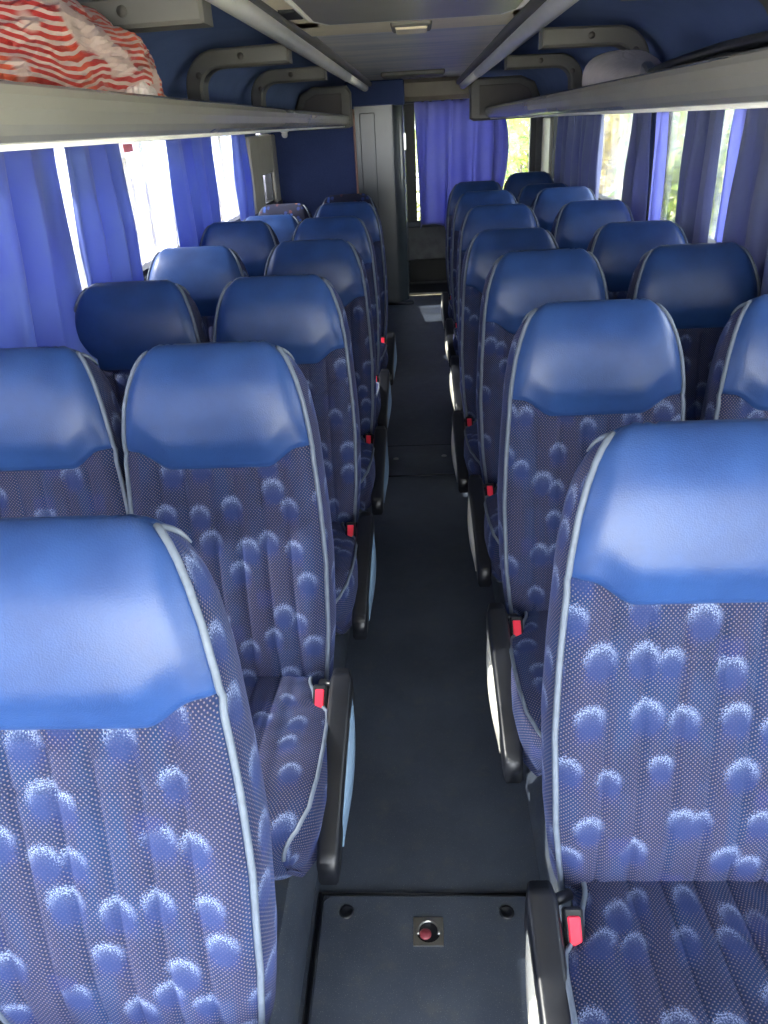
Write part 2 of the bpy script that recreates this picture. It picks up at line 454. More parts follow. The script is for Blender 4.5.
def surf(a, t, lea):
    """point of the wrapped front/top/back surface; a in -1..1 across"""
    y, z, ny, nz = prof(t); w = wz(z); x = a*w
    d = -.016*max(0., (abs(a)-.80)/.20)**2.2
    if t < TTOP:
        if lea:
            tb = interp(_tfz, zb(abs(a)))
            d += .0035*sstep(0, .010, t-tb) - .003*(1-sstep(0, .005, t-tb))
            d += .019*sstep(0, .07, t-tb)*sstep(-.02, .10, TTOP-t)*(1-abs(a)**3.4)
        else:
            tb = interp(_tfz, zb(abs(a)))
            act = sstep(.0, .03, tb-t)
            below = tb - .088
            low = sstep(.012, .05, t)
            g = 0.
            # bolster seam swings out to the edge towards the leather
            for s in SEAMS:
                xs = s
                if abs(s) > .13: xs = math.copysign(.128 + .075*sstep(below-.03, below+.075, t), s)
                g += math.exp(-((x-xs)/.0045)**2)
            g = min(1., g)
            hor = math.exp(-((t-below)/.0045)**2)*(1 if abs(x) < .16 else 0.)
            # channel pillows
            k = (x+.026)/.052; k = k-math.floor(k)
            pil = (1-(2*k-1)**2) if abs(x) < .135 else .9*math.cos(clamp((abs(x)-.175)/.045, -1, 1)*PI/2)
            d += act*(.0026*pil*low - .0045*g*low - .0035*hor)
            d += .007*sstep(.10,.19,abs(x))*sstep(.1,.3,t)*act     # raised side bolsters
            d -= .004*(1-sstep(0, .012, tb-t))
    return (x, y + ny*d, z + nz*d)
def make_backrest(parent, fab, lea):
    NU = 120
    b = MB(); NV = 110
    def ff(u, v):
        a = 2*u-1; return surf(a, interp(_tfz, zb(abs(a)))*v, False)
    def fu(u, v):
        a = 2*u-1; t = interp(_tfz, zb(abs(a)))*v; return (a*.215, t)
    b.grid(NU, NV, ff, fu)
    cushion = b.build('backrest', fab, parent, True)
    for sg in (-1, 1):
        s = MB()
        def sf(q, v):
            v = v*.999
            tf = TTOP*v; tb = TL - (TL-TTOP)*v
            p = surf(sg, tf, False) if tf < interp(_tfz, zb(1.)) else surf(sg, tf, True)
            e = surf(sg, tb, True)
            zz = lerp(p[2], e[2], q)
            bul = .013*math.sin(PI*q)*sstep(0, .12, 1-v)
            return (lerp(p[0], e[0], q) + sg*bul, lerp(p[1], e[1], q), zz)
        s.grid(12, 70, sf, lambda q, v: (.9 + sg*.3 + q*.13, TTOP*v))
        s.build('side_panel', fab, cushion, True)
    l = MB()
    def lf(u, v):
        a = 2*u-1; t0 = interp(_tfz, zb(abs(a))); return surf(a, lerp(t0, TB_BACK, v), True)
    l.grid(64, 64, lf)
    l.build('headrest', lea, parent, True)
    k = MB()
    k.grid(20, 16, lambda u, v: surf(2*u-1, lerp(TB_BACK, TL, v), True))
    k.build('back_shell', BROWN, parent, True)
    for sg in (-1, 1):
        pts = []
        n = 90
        for i in range(n+1):
            t = lerp(.004, TTOP+.055, i/n)
            tb = interp(_tfz, zb(1.))
            p = Vector(surf(sg, t, t > tb)); y, z, ny, nz = prof(t)
            pts.append(p + Vector((sg*.0015, ny*.002, nz*.002)))
        r = [.0048]*len(pts); r[-8:] = [.0048, .0047, .0045, .0042, .0038, .0032, .0024, .0012]
        MB().tube(pts, r, 8).build('piping', PIPE, parent, True)

CP = catmull([(a_, b_-.022) for a_, b_ in [(.035,.318),(-.02,.320),(-.12,.326),(-.24,.334),(-.34,.340),(-.395,.336),(-.432,.318),(-.452,.285),(-.455,.245),(-.440,.205)]], 8)
CWT_A = [(a_, b_*.95) for a_, b_ in [(-.46,.150),(-.43,.182),(-.39,.202),(-.33,.211),(-.25,.213),(-.16,.212),(-.132,.207),(-.118,.196),(-.105,.182),(-.09,.174),(-.06,.168),(-.045,.162),(-.03,.156),(-.015,.154),(.04,.154)]]
def make_cushion(parent, fab):
    ys = [p for p in CP]
    L = [0.]
    for a, b_ in zip(ys, ys[1:]): L.append(L[-1]+math.dist(a, b_))
    def cp(t):
        d = t*L[-1]
        for i in range(len(L)-1):
            if d <= L[i+1]:
                k = (d-L[i])/(L[i+1]-L[i]); a, b_ = ys[i], ys[i+1]
                ty, tz = b_[0]-a[0], b_[1]-a[1]; n = math.hypot(ty, tz)
                return lerp(a[0],b_[0],k), lerp(a[1],b_[1],k), tz/n*1., -ty/n
        return (*ys[-1], -1, 0)
    def cs(a, t):
        y, z, ny, nz = cp(t); w = interp(CWT_A, y) if t < .72 else lerp(interp(CWT_A, y), .150, 0)
        x = a*w
        d = -.012*max(0, (abs(a)-.78)/.22)**2
        g = sum(math.exp(-((x-s_)/.0045)**2) for s_ in SEAMS[1:5])
        k = (x+.026)/.052; k -= math.floor(k)
        inn = 1-sstep(.10, .12, abs(x))
        fr = 1-sstep(.62, .75, t)
        d += fr*(inn*.004*(1-(2*k-1)**2) - .0045*min(1, g)*inn) + .007*sstep(.11, .15, abs(x))*fr
        d += .008*math.sin(PI*clamp(t/.9))
        return (x, y+ny*d, z+nz*d)
    m = MB()
    m.grid(90, 90, lambda u, v: cs(2*u-1, v), lambda u, v: ((2*u-1)*.205+1.7, -v*L[-1]))
    c = m.build('seat_cushion', fab, parent, True)
    for sg in (-1, 1):
        s = MB()
        def sk(q, v):
            p = cs(sg, v)
            zb_ = .175 if v < .8 else lerp(.175, p[2], (v-.8)/.2)
            zb_ = min(zb_, p[2])
            return (p[0] + sg*(.013*math.sin(PI*min(1, q*1.2))**1 + .004*q), p[1], lerp(p[2], zb_, q))
        s.grid(8, 80, sk, lambda q, v: (2.6+sg*.3+q*.13, -v*L[-1]))
        s.build('cushion_side', fab, c, True)
    for sg in (-1, 1):
        pts = []
        for i in range(91):
            t = lerp(.03, .90, i/90); p = cs(sg, t); pts.append((p[0]+sg*.002, p[1], p[2]+.002))
        MB().tube(pts, .0042, 8).build('piping', PIPE, c, True)
    return c

def make_armrest(parent, sg, plate):
    a = MB()
    # pad swings down alongside the cushion: rings along its slope
    n = 16; prof2 = []
    for i in range(n+1):
        k = i/n
        y = lerp(-.045, -.432, k); z = lerp(.352, .218, k) + .012*math.sin(PI*k)
        wd = lerp(.050, .040, k); hh = lerp(.075, .062, k)
        e = 1.
        if k < .06: e = .72
        elif k > .97: e = .92
        prof2.append((y, z, wd*e, hh*e))
    vs = []; fs = []
    xc = lambda k: sg*(.222 + .004*(1-k))
    sec = [(-.5,-.12),(-.42,-.02),(-.30,.0),(.30,.0),(.42,-.02),(.5,-.12),(.5,-.85),(.38,-1.),(-.38,-1.),(-.5,-.85)]
    for i, (y, z, wd, hh) in enumerate(prof2):
        for sx, sz in sec: vs.append((xc(i/n)+sx*wd, y - sz*hh*.35*0, z+sz*hh))
    m_ = len(sec)
    for i in range(n):
        for k in range(m_):
            fs.append((i*m_+k, i*m_+(k+1) % m_, (i+1)*m_+(k+1) % m_, (i+1)*m_+k))
    fs.append(tuple(range(m_))); fs.append(tuple(n*m_+k for k in range(m_)))
    a.add(vs, fs)
    arm = a.build('armrest', BLK, parent, True)
    p = MB()
    N = 20
    top = []; bot = []
    for i in range(N+1):
        k = i/N
        y = lerp(-.075, -.355, k); z = lerp(.352, .218, (-.045-y)/.387) - .016
        bul = .013*math.sin(PI*k)**.7
        x0 = sg*(.246 - .004*k)
        top.append(((x0, y, z), (x0+sg*bul, y, z-.012), (x0+sg*bul*1.1, y, z-.045), (x0+sg*.002, y, z-.06-.03*math.sin(PI*k)), (x0-sg*.008, y, z-.06-.03*math.sin(PI*k)), (x0-sg*.008, y, z)))
    vs = [q for r_ in top for q in r_]; fs = []
    for i in range(N):
        for k in range(6): fs.append((i*6+k, i*6+(k+1) % 6, (i+1)*6+(k+1) % 6, (i+1)*6+k))
    fs.append(tuple(range(6))); fs.append(tuple(N*6+k for k in range(6)))
    p.add(vs, fs)
    tag(p.build('side_plate', plate, arm, True), 'pale side plate')
    MB().tube([(sg*.175, -.03, .30), (sg*.215, -.055, .312)], .009, 14).build('hinge_pin', BLK, arm, True)

def make_buckle(parent, sg):
    R = Matrix.Rotation(math.radians(38), 3, 'X')
    c = Vector((sg*.181, -.095, .312))
    h = MB(); h.box(c, (.030, .056, .022), R, .004); h.box(c + Vector((0, .02, -.05)), (.014, .012, .10), Matrix.Rotation(math.radians(20), 3, 'X'), .002)
    b = h.build('belt_buckle', BLK, parent)
    MB().box(c + R @ Vector((-sg*.0, -.004, .0115)), (.019, .040, .006), R, .002).build('release_button', RED, b)

def make_frame(parent):
    f = MB()
    f.box((0, -.20, .175), (.37, .40, .05), None, .008)
    f.box((0, .06, .23), (.34, .09, .12), None, .01)
    fr = f.build('seat_frame', DKMET, parent)
    for y in (-.345, .0):
        l = MB(); l.box((0, y, .085), (.09, .05, .15), None, .008); l.box((0, y, .006), (.16, .08, .012), None, .004)
        l.build('leg', DKMET, parent)

def make_seat(name, sg, label, group, plate=None, fab=None, lea=None):
    r = empty(name, (0,0,0), label, 'seat', group)
    make_backrest(r, fab or FAB, lea or LEA); make_cushion(r, fab or FAB); make_frame(r)
    if plate: make_armrest(r, sg, plate); make_buckle(r, sg)
    return r
PZ = .10
def place(proto, tree, first, x, ytop, label, dz=0., rz=0., rx=0.):
    o = proto if first else copy_tree(proto, tree)
    o.location = (x, ytop-.122, PZ + dz); o.rotation_euler = (rx, 0, rz); o['label'] = label
    return o
pa = make_seat('coach_seat', 1, '-', 'seats along the left side of the aisle', STEELBLUE); ta = tree_of(pa)
pb = make_seat('coach_seat', -1, '-', 'seats along the right side of the aisle', CREAM); tb_ = tree_of(pb)
pw = make_seat('coach_seat', 1, '-', 'seats by the left windows'); tw = tree_of(pw)
pv = make_seat('coach_seat', 1, '-', 'seats by the right windows'); tv = tree_of(pv)
LA = [(-.432,.742,'large blue plush seat nearest on the left of the aisle, sun on its headrest'),
      (-.421,1.50,'left aisle seat right behind the sunlit nearest one, its whole headrest in view'),
      (-.413,2.25,'third aisle seat from the front in the left row, its lower half hidden'),
      (-.400,2.99,'fourth aisle seat from the front in the left row'),
      (-.413,3.77,'fifth aisle seat from the front in the left row, only its headrest clear'),
      (-.405,4.50,'sixth and rearmost leather aisle seat of the left row, before the confetti seats')]
for i, (x, y, s) in enumerate(LA): place(pa, ta, i == 0, x, y, s)
RA = [(.382,.975,0,'large blue plush seat nearest on the right of the aisle, its cushion in view'),
      (.385,1.74,0,'right aisle seat directly behind the big near right seat, full headrest visible'),
      (.385,2.50,0,'third aisle seat from the front in the right row'),
      (.36,3.19,-.018,'fourth aisle seat from the front in the right row, reclined a little lower'),
      (.383,3.96,0,'fifth aisle seat from the front in the right row'),
      (.385,4.78,0,'sixth aisle seat from the front in the right row'),
      (.385,5.58,0,'rearmost aisle seat of the right row, against the violet rear curtain')]
for i, (x, y, dz, s) in enumerate(RA): place(pb, tb_, i == 0, x, y, s, dz)
LW = [(-.835,1.52,0,'left window seat half cut off by the picture edge, behind the near left seat'),
      (-.84,2.26,0,'dark shaded left window seat beside the second curtain, pale light on its side'),
      (-.835,2.95,0,'left window seat with its headrest almost white in the sun'),
      (-.85,3.78,0,'left window seat in shade behind the sunlit white one'),
      (-.82,4.47,-.045,'pale blue left window seat farthest back, before the confetti seats')]
for i, (x, y, dz, s) in enumerate(LW): place(pw, tw, i == 0, x, y, s, dz)
RW = [(.845,1.73,0,'right window seat cut off by the picture edge, beside the near right seat'),
      (.835,2.48,0,'right window seat with greyish headrest below the wide dark curtain'),
      (.815,3.08,0,'right window seat with bright blue headrest below the sunny window'),
      (.825,3.94,0,'right window seat fourth from the front, below the paired violet curtains'),
      (.825,4.75,0,'dark right window seat mostly hidden behind its bright neighbour'),
      (.825,5.50,-.03,'second rearmost right window seat, dark and low before the last one'),
      (.82,6.25,0,'rearmost right window seat, bright against the rear window')]
for i, (x, y, dz, s) in enumerate(RW): place(pv, tv, i == 0, x, y, s, dz)
pc = make_seat('coach_seat', 1, '-', 'multicoloured fabric seats before the left bulkhead', None, MUL, MUL); tc = tree_of(pc)
place(pc, tc, True, -.47, 5.45, 'dark multicoloured fabric seat beside the grey column', -.03)
place(pc, tc, False, -.90, 5.45, 'dark multicoloured fabric seat by the left wall before the navy bulkhead', -.07)

# ------------------------------------------------------------------ setting: floor, walls, ceiling
YF, YR = -1.2, 7.6           # front and rear of the passenger room
XW = 1.12
def struct(o): o['kind'] = 'structure'; return o
def ramp_z(y): return .15*sstep(5.0, 6.5, y)
m = MB()
m.grid(10, 80, lambda u, v: (lerp(-.27, .225, u), lerp(YF, 6.85, v), ramp_z(lerp(YF, 6.85, v))), flip=False)
for sg, x0, x1 in ((-1, -.27, -.31), (1, .225, .262)):
    m.grid(4, 60, lambda u, v: (x0+(x1-x0)*u**1.6, lerp(YF, 6.85, v), max(ramp_z(lerp(YF, 6.85, v)), PZ)*u**.6 + ramp_z(lerp(YF,6.85,v))*(1-u**.6)))
    m.grid(6, 60, lambda u, v: (lerp(x1, sg*XW, u), lerp(YF, 6.85, v), max(PZ, ramp_z(lerp(YF, 6.85, v)))))
struct(m.build('floor', FLOOR, None, True))
m = MB(); m.box((0, 7.3, .06), (2.24, .9, .1)); struct(m.build('floor_rear', DARK))
m = MB(); m.box((.03, 6.87, .155), (.36, .035, .025), None, .004); struct(m.build('trim_1', PILLAR))
for i, (x, c) in enumerate(((-.300, 1), (.252, -1))):
    m = MB(); m.tube([(x, YF, PZ*.82), (x, 5.4, PZ*.82)], .004, 6); struct(m.build('trim_%d' % (i+2), STEELBLUE if i == 0 else GREYP, None, True))

# side walls: low wall, posts and header, with window openings
WINL = [(-1.1, .35), (.42, 2.30), (2.36, 5.50), (5.86, 6.34)]
WINR = [(-1.1, .60), (.68, 2.50), (2.56, 4.08), (4.17, 6.10), (6.18, 7.10)]
ZS, ZH = 1.0, 1.52
ZL = .16      # unseen front glazing, sill lowered to let more light in
wn = 1
for side, sg, wins, gl in (('left', -1, WINL, GLL), ('right', 1, WINR, GLR)):
    m = MB(); x = sg*(XW+.03)
    ya, yb = wins[0]
    m.box((x, (yb+YR)/2, ZS/2), (.06, YR-yb, ZS)); m.box((x, (YF+yb)/2, ZL/2), (.06, yb-YF, ZL)); m.box((x, (YF+ya)/2, (ZL+ZS)/2), (.06, ya-YF, ZS-ZL))
    m.box((x, (YF+YR)/2, (ZH+1.62)/2), (.06, YR-YF, 1.62-ZH))
    ys = [YF] + [v for w in wins for v in w] + [YR]
    for a, b in zip(ys[0::2], ys[1::2]): m.box((x, (a+b)/2, (ZS+ZH)/2), (.06, b-a, ZH-ZS))
    struct(m.build('wall_'+side, SIDEW))
    m = MB(); m.box((sg*(XW-.012), 2.6, ZS-.012), (.05, 8.2, .03), None, .006); struct(m.build('trim_%d' % (4 if sg < 0 else 5), DKMET))
    for k, (a, b) in enumerate(wins):
        ZS = ZL if k == 0 else 1.0
        f = MB(); t = .022; xx = sg*(XW+.028)
        f.box((xx, a+t/2, (ZS+ZH)/2), (.07, t, ZH-ZS)); f.box((xx, b-t/2, (ZS+ZH)/2), (.07, t, ZH-ZS))
        f.box((xx, (a+b)/2, ZS+t/2), (.07, b-a-2*t, t)); f.box((xx, (a+b)/2, ZH-t/2), (.07, b-a-2*t, t))
        w = struct(f.build('window_%d' % wn, FRAME)); wn += 1
        g = MB(); g.box((sg*(XW+.045), (a+b)/2, (ZS+ZH)/2), (.005, b-a-.03, ZH-ZS-.03)); g.build('glass_pane', gl, w)
ZS = 1.0
# pillar trims
m = MB(); m.box((-XW+.012, 5.68, 1.22), (.035, .36, .5), None, .01); m.box((-XW+.012, 6.44, 1.22), (.035, .20, .5), None, .01); m.box((-XW+.012, 6.10, 1.345), (.03, .48, .26), None, .01)
struct(m.build('trim_6', PILLAR))
m = MB(); m.box((XW-.012, 7.34, 1.05), (.035, .46, .86), None, .01); struct(m.build('trim_7', PILLAR))
# rear wall with window
m = MB()
m.box((0, YR+.03, .325), (2.3, .06, .65)); m.box((0, YR+.03, 1.74), (2.3, .06, .2))
m.box((-.62, YR+.03, 1.15), (1.06, .06, 1.0)); m.box((1.09, YR+.03, 1.15), (.12, .06, 1.0))
struct(m.build('wall_rear', GREYP))
f = MB()
for bx in (((-.085, YR-.0, 1.145),(.13,.12,.99)), ((1.015, YR+.02, 1.145),(.05,.08,.99)), ((.47, YR+.02, .665),(1.1,.08,.03)), ((.47, YR+.02, 1.63),(1.1,.08,.03))): f.box(*bx)
w = struct(f.build('window_%d' % wn, FRAME)); g = MB(); g.box((.47, YR+.035, 1.145), (1.06, .005, .95)); g.build('glass_pane', GLR, w)
m = MB(); m.box((.03, 7.57, .24), (.55, .03, .2)); struct(m.build('trim_8', DARK))
m = MB(); m.box((.03, 7.56, .66), (.45, .05, .06), None, .01); struct(m.build('trim_9', DKMET))
# unseen front wall under the windscreen opening, cut down for more upward light
m = MB(); m.box((0, YF-.03, .08), (2.3, .06, .16)); struct(m.build('wall_front', SIDEW))

# ceiling and coved side linings
m = MB(); m.box((0, 3.0, 1.855), (.93, 9.2, .05)); struct(m.build('ceiling', CEIL))
def cove(sg):
    pts = catmull([(.43,1.80),(.56,1.803),(.70,1.792),(.80,1.762),(.875,1.70),(.905,1.62),(.915,1.50)], 6)
    m = MB(); m.grid(len(pts)-1, 40, lambda u, v: (sg*pts[round(u*(len(pts)-1))][0], lerp(YF, YR, v), pts[round(u*(len(pts)-1))][1]))
    o = [(sg*.41, 1.83), (sg*.6, 1.86), (sg*.9, 1.83), (sg*1.17, 1.72), (sg*1.17, 1.5)]
    m.grid(len(o)-1, 10, lambda u, v: (o[round(u*(len(o)-1))][0], lerp(YF, YR, v), o[round(u*(len(o)-1))][1]))
    return struct(m.build('ceiling_'+('left' if sg < 0 else 'right'), NAVY, None, True))
cove(-1); cove(1)
# rear header over the aisle
m = MB(); m.box((-.31, 6.58, 1.705), (.44, .16, .17), None, .01); struct(m.build('trim_10', NAVYDK))
m = MB(); m.box((.19, 7.30, 1.735), (.66, .28, .16), None, .03); struct(m.build('trim_11', BEAM))

# light strips along the ceiling
for nm, p0, p1, lab in (('left', (-.455,.0,1.795), (-.378,6.5,1.745), 'long pale round ceiling light trim left of the roof hatch'), ('right', (.398,.0,1.785), (.346,6.5,1.726), 'long pale round ceiling light trim right of the roof hatch')):
    d = Vector(p1)-Vector(p0); a = Vector(p0)-d*.24
    jt = Vector(p0)+d*.78
    r = empty('ceiling_strip', tuple(p0), lab, 'ceiling light')
    o = MB().tube([a, jt-d*.001], .029, 14).build('diffuser', STRIP, r, True); o.matrix_parent_inverse = Matrix.Translation(-Vector(p0))
    o = MB().tube([jt+d*.001, Vector(p1)], .026, 14).build('end_diffuser', STRIP, r, True); o.matrix_parent_inverse = Matrix.Translation(-Vector(p0))
    sg = -1 if nm == 'left' else 1
    b = MB(); 
    q0 = a + Vector((-sg*.035, 0, .022)); q1 = Vector(p1) + Vector((-sg*.035, 0, .022))
    b.tube([q0, q1], .018, 8); o = b.build('backing_rail', BRKTD, r, True); o.matrix_parent_inverse = Matrix.Translation(-Vector(p0))

# roof hatch
rh = empty('roof_hatch', (0, 2.5, 1.80), 'beige framed roof hatch with dark lid in the ceiling', 'roof hatch')
def loc_part(o, base): o.matrix_parent_inverse = Matrix.Translation(-Vector(base)); return o
B = (0, 2.5, 1.80)
m = MB()
out = [(-.40, 1.2), (.38, 1.2), (.40, 3.12), (.36, 3.22), (-.36, 3.22), (-.41, 3.12)]
m.box((0, 3.0, 1.815), (.78, .42, .05), None, .012); m.box((-.345, 2.0, 1.815), (.10, 1.9, .05), None, .012); m.box((.345, 2.0, 1.815), (.10, 1.9, .05), None, .012); m.box((0, .95, 1.815), (.78, .3, .05), None, .012)
loc_part(m.build('frame', HATCH, rh), B)
m = MB(); lid = [(-.30,1.05),(.30,1.05),(.30,2.6),(.26,2.72),(-.26,2.72),(-.30,2.6)]
m.prism(lid, 2, 1.772, 1.80, .012); lo = loc_part(m.build('lid', HATCHD, rh), B)
m = MB(); pts = [(x*1.02, y+.02, 1.783) for x, y in lid[1:]+lid[:1]]; m.tube([(.305,1.05,1.783),(.305,2.61,1.783),(.265,2.735,1.783),(-.265,2.735,1.783),(-.305,2.61,1.783),(-.305,1.05,1.783)], .009, 8)
loc_part(m.build('seal', STRIP, rh, True), B)
m = MB(); m.box((-.01, 3.03, 1.788), (.135, .20, .02), None, .006); loc_part(m.build('handle_recess', BRKT, rh), B)
m = MB(); m.box((-.01, 3.03, 1.776), (.105, .16, .01), None, .004); loc_part(m.build('release_flap', HATCH, rh), B)
for sx in (-.345,):
    m = MB(); m.box((sx, 2.55, 1.788), (.05, .16, .012), None, .003); loc_part(m.build('vent_slot', DARK, rh), B)
# ceiling seams panel lip and rear vent
vt = MB(); vt.box((-.02, 7.0-.55, 1.815), (.46, .26, .035), None, .01); tag(vt.build('ceiling_vent', BRKT), 'flat taupe vent plate at the rear end of the ceiling', 'vent')

# ------------------------------------------------------------------ luggage racks
def rack(sg, label):
    y0, y1 = YF, 6.40
    r = empty('luggage_rack', (sg*.7, 2.4, 1.5), label, 'luggage rack'); b = (sg*.7, 2.4, 1.5)
    X = .50
    pr = [(sg*(X+.012),1.572),(sg*(X+.003),1.567),(sg*(X-.003),1.556),(sg*(X-.003),1.540),(sg*(X+.004),1.522),(sg*(X+.014),1.510),(sg*(X+.028),1.502),(sg*(X+.05),1.499),(sg*(X+.05),1.515),(sg*(X+.03),1.53),(sg*(X+.022),1.565)]
    m = MB(); m.prism(pr, 1, y0, y1); loc_part(m.build('fascia', RACK, r, False), b)
    m = MB(); m.box((sg*.735, (y0+y1)/2, 1.505), (.38, y1-y0, .010)); loc_part(m.build('shelf', BRKTD, r), b)
    m = MB(); m.box((sg*1.02, (y0+y1)/2, 1.516), (.19, y1-y0, .02)); m.tube([(sg*1.055, y0, 1.503), (sg*1.055, y1, 1.503)], .006, 8); loc_part(m.build('curtain_channel', STRIP, r), b)
    m = MB(); m.tube([(sg*(X+.042), y0, 1.497), (sg*(X+.042), y1, 1.497)], .0045, 8); loc_part(m.build('edge_bead', STRIP, r, True), b)
    # closed end cap at the rear
    xs = X-.02 if sg < 0 else X-.11
    out = [(sg*xs,1.50),(sg*xs,1.72),(sg*(xs+.03),1.765),(sg*.76,1.765),(sg*.86,1.72),(sg*.905,1.62),(sg*.905,1.485),(sg*(xs+.03),1.485)]
    m = MB(); m.prism(out, 1, 6.40, 6.475, .015); e = loc_part(m.build('end_cap', BRKT, r), b)
    q = [(sg*(xs+.07),1.52),(sg*(xs+.07),1.715),(sg*.74,1.715),(sg*.815,1.68),(sg*.85,1.61),(sg*.85,1.52)]
    m = MB(); m.prism(q, 1, 6.388, 6.402, .004); loc_part(m.build('recess_panel', BRKTD, e), (0,0,0)).matrix_parent_inverse = Matrix.Identity(4)
    return r
rack(-1, 'grey luggage rack along the left side holding the striped bag'); rack(1, 'grey luggage rack along the right side holding a knitted pillow')
def bracket(sg, y, label):
    r = empty('rack_bracket', (sg*.65, y, 1.6), label, 'rack bracket', 'brackets above the luggage racks'); b = (sg*.65, y, 1.6)
    arc = lambda cx, cz, rad, a0, a1, n: [(cx+rad*math.cos(lerp(a0,a1,k/n)), cz+rad*math.sin(lerp(a0,a1,k/n))) for k in range(n+1)]
    outer = [(.455,1.778)] + arc(.72, 1.648, .125, PI/2, 0, 10) + [(.85,1.512)]
    outer = [(x, z if i else 1.778) for i, (x, z) in enumerate(outer)]
    inner = [(.785,1.512)] + arc(.715, 1.642, .07, 0, PI/2, 8) + [(.455,1.715)]
    poly = [(sg*x, z) for x, z in outer+inner]
    m = MB(); m.prism(poly, 1, y, y+.10, .008); a = loc_part(m.build('arm', BRKT, r), b)
    for (x, z) in ((.63,1.745),(.79,1.69)):
        m = MB(); m.tube([(sg*x, y-.004, z), (sg*x, y+.004, z)], [.011,.013], 12); loc_part(m.build('screw_cap', BRKTD, r, True), b)
bracket(-1, 1.95, 'taupe rack bracket above the striped plastic bag'); bracket(-1, 3.20, 'taupe bracket second along the left rack, just past the striped bag'); bracket(-1, 4.44, 'taupe bracket third along the left rack, before its closed end')
bracket(1, 3.24, 'taupe rack bracket above the ribbed pillow on the right rack'); bracket(1, 4.50, 'taupe bracket on the right rack between the pillow and its closed end')
bracket(1, 1.95, 'taupe bracket nearest along the right rack, above the dark bag')

# small lamp under the left rack
r = empty('reading_lamp', (-.90, 5.8, 1.500), 'small white lamp hanging under the far end of the left rack', 'lamp')
MB().lathe([(.0,0),(.03,0),(.03,-.012),(.022,-.02)], (0,0,0), 16).build('base', STRIP, r, True)
MB().lathe([(.020,-.018),(.022,-.036),(.014,-.05),(0,-.053)], (0,0,0), 16).build('lens', CREAM, r, True)

# ------------------------------------------------------------------ bulkhead and column
m = MB(); m.box((-.80, 6.56, .86), (.66, .04, 1.52)); struct(m.build('wall_bulkhead', NAVYDK))
m = MB(); m.box((-.478, 6.545, .86), (.018, .05, 1.5), None, .004); struct(m.build('trim_12', COPPER))
r = empty('cabin_column', (-.29, 7.0, .1), 'tall grey rounded cabin column at the end of the aisle', 'cabin'); b = (-.29, 7.0, .1)
pl = [(-.468,7.55),(-.468,6.50)] + [(-.20+.095*math.cos(a), 6.60+.10*math.sin(a)) for a in [(-90+9*k)*PI/180 for k in range(11)]] + [(-.105,7.55)]
m = MB(); m.prism(pl, 2, .12, 1.625); loc_part(m.build('body', COLM, r, False), b)
m = MB(); m.box((-.375, 6.497, .92), (.115, .012, 1.32), None, .006); loc_part(m.build('door_panel', COLM, r), b)
m = MB(); m.box((-.10, 6.63, 1.37), (.02, .035, .12), None, .004); loc_part(m.build('latch', STEEL, r), b)
m = MB(); m.box((-.27, 6.60, .15), (.41, .2, .06), None, .01); loc_part(m.build('kick_plate', DKMET, r), b)

# ------------------------------------------------------------------ floor fittings
r = empty('floor_hatch', (-.02, .6, 0), 'dark floor hatch in the foreground with a square steel latch', 'floor hatch'); b = (-.02,.6,0)
m = MB(); m.prism([(-.245,-.2),(.195,-.2),(.205,1.10),(.19,1.115),(-.235,1.115),(-.25,1.10)], 2, .0, .006, .004); loc_part(m.build('panel', FLOOR, r), b)
m = MB(); m.tube([(.208,-.2,.004),(.208,1.12,.004),(-.255,1.12,.004),(-.255,-.2,.004)], .006, 6); loc_part(m.build('seal', BLK, r, True), b)
m = MB(); L = .030
ring = [(math.cos(2*PI*k/24), math.sin(2*PI*k/24)) for k in range(24)]
sq = []
for cx_, cy_ in ring:
    s_ = .031/max(abs(cx_), abs(cy_)); sq.append((cx_*s_, cy_*s_))
C0 = (-.022, 1.03)
vs = [(C0[0]+p[0], C0[1]+p[1], .009) for p in sq] + [(C0[0]+p[0]*.025, C0[1]+p[1]*.025, .009) for p in ring] + [(C0[0]+p[0]*.025, C0[1]+p[1]*.025, .004) for p in ring] + [(C0[0]+p[0], C0[1]+p[1], .005) for p in sq]
fs = []
for k in range(24):
    k2 = (k+1) % 24
    fs += [(k,k2,24+k2,24+k),(24+k,24+k2,48+k2,48+k),(72+k,72+k2,k2,k)]
m.add(vs, fs); lp = loc_part(m.build('latch_plate', STEEL, r), b); lp['label'] = 'square steel latch plate'
m = MB(); m.tube([(C0[0]+.022*math.cos(a), C0[1]+.022*math.sin(a), .010) for a in [(-20+11*k)*PI/180 for k in range(21)]], .003, 8); o = m.build('pull_ring', STEEL, lp, True)
m = MB(); m.lathe([(0,.0066),(.025,.0066)], (*C0, 0), 24); m.build('latch_cup', BLK, lp)
m = MB(); m.lathe([(.012,.007),(.012,.010),(.009,.012),(0,.0125)], (C0[0]-.006, C0[1]-.006, 0), 16); o = m.build('lock_core', plastic('maroon_plastic', srgb(120,50,58), .4), lp, True)
for x, y in ((-.195,1.075),(.143,1.075)):
    m = MB(); m.lathe([(.016,.006),(.015,.0085),(.010,.0085),(.008,.0065),(0,.0065)], (x, y, 0), 18); loc_part(m.build('screw', BLK, r, True), b)
r = empty('floor_hatch', (-.02, 3.6, 0), 'dark floor hatch halfway down the aisle with flush screws', 'floor hatch'); b = (-.02,3.6,0)
m = MB(); m.prism([(-.235,3.35),(.19,3.35),(.19,3.72),(-.235,3.72)], 2, .0, .005, .003); loc_part(m.build('panel', FLOOR, r), b)
m = MB(); m.tube([(-.24,3.345,.003),(.195,3.345,.003),(.195,3.725,.003),(-.24,3.725,.003),(-.24,3.345,.003)], .004, 6); loc_part(m.build('seal', BLK, r, True), b)
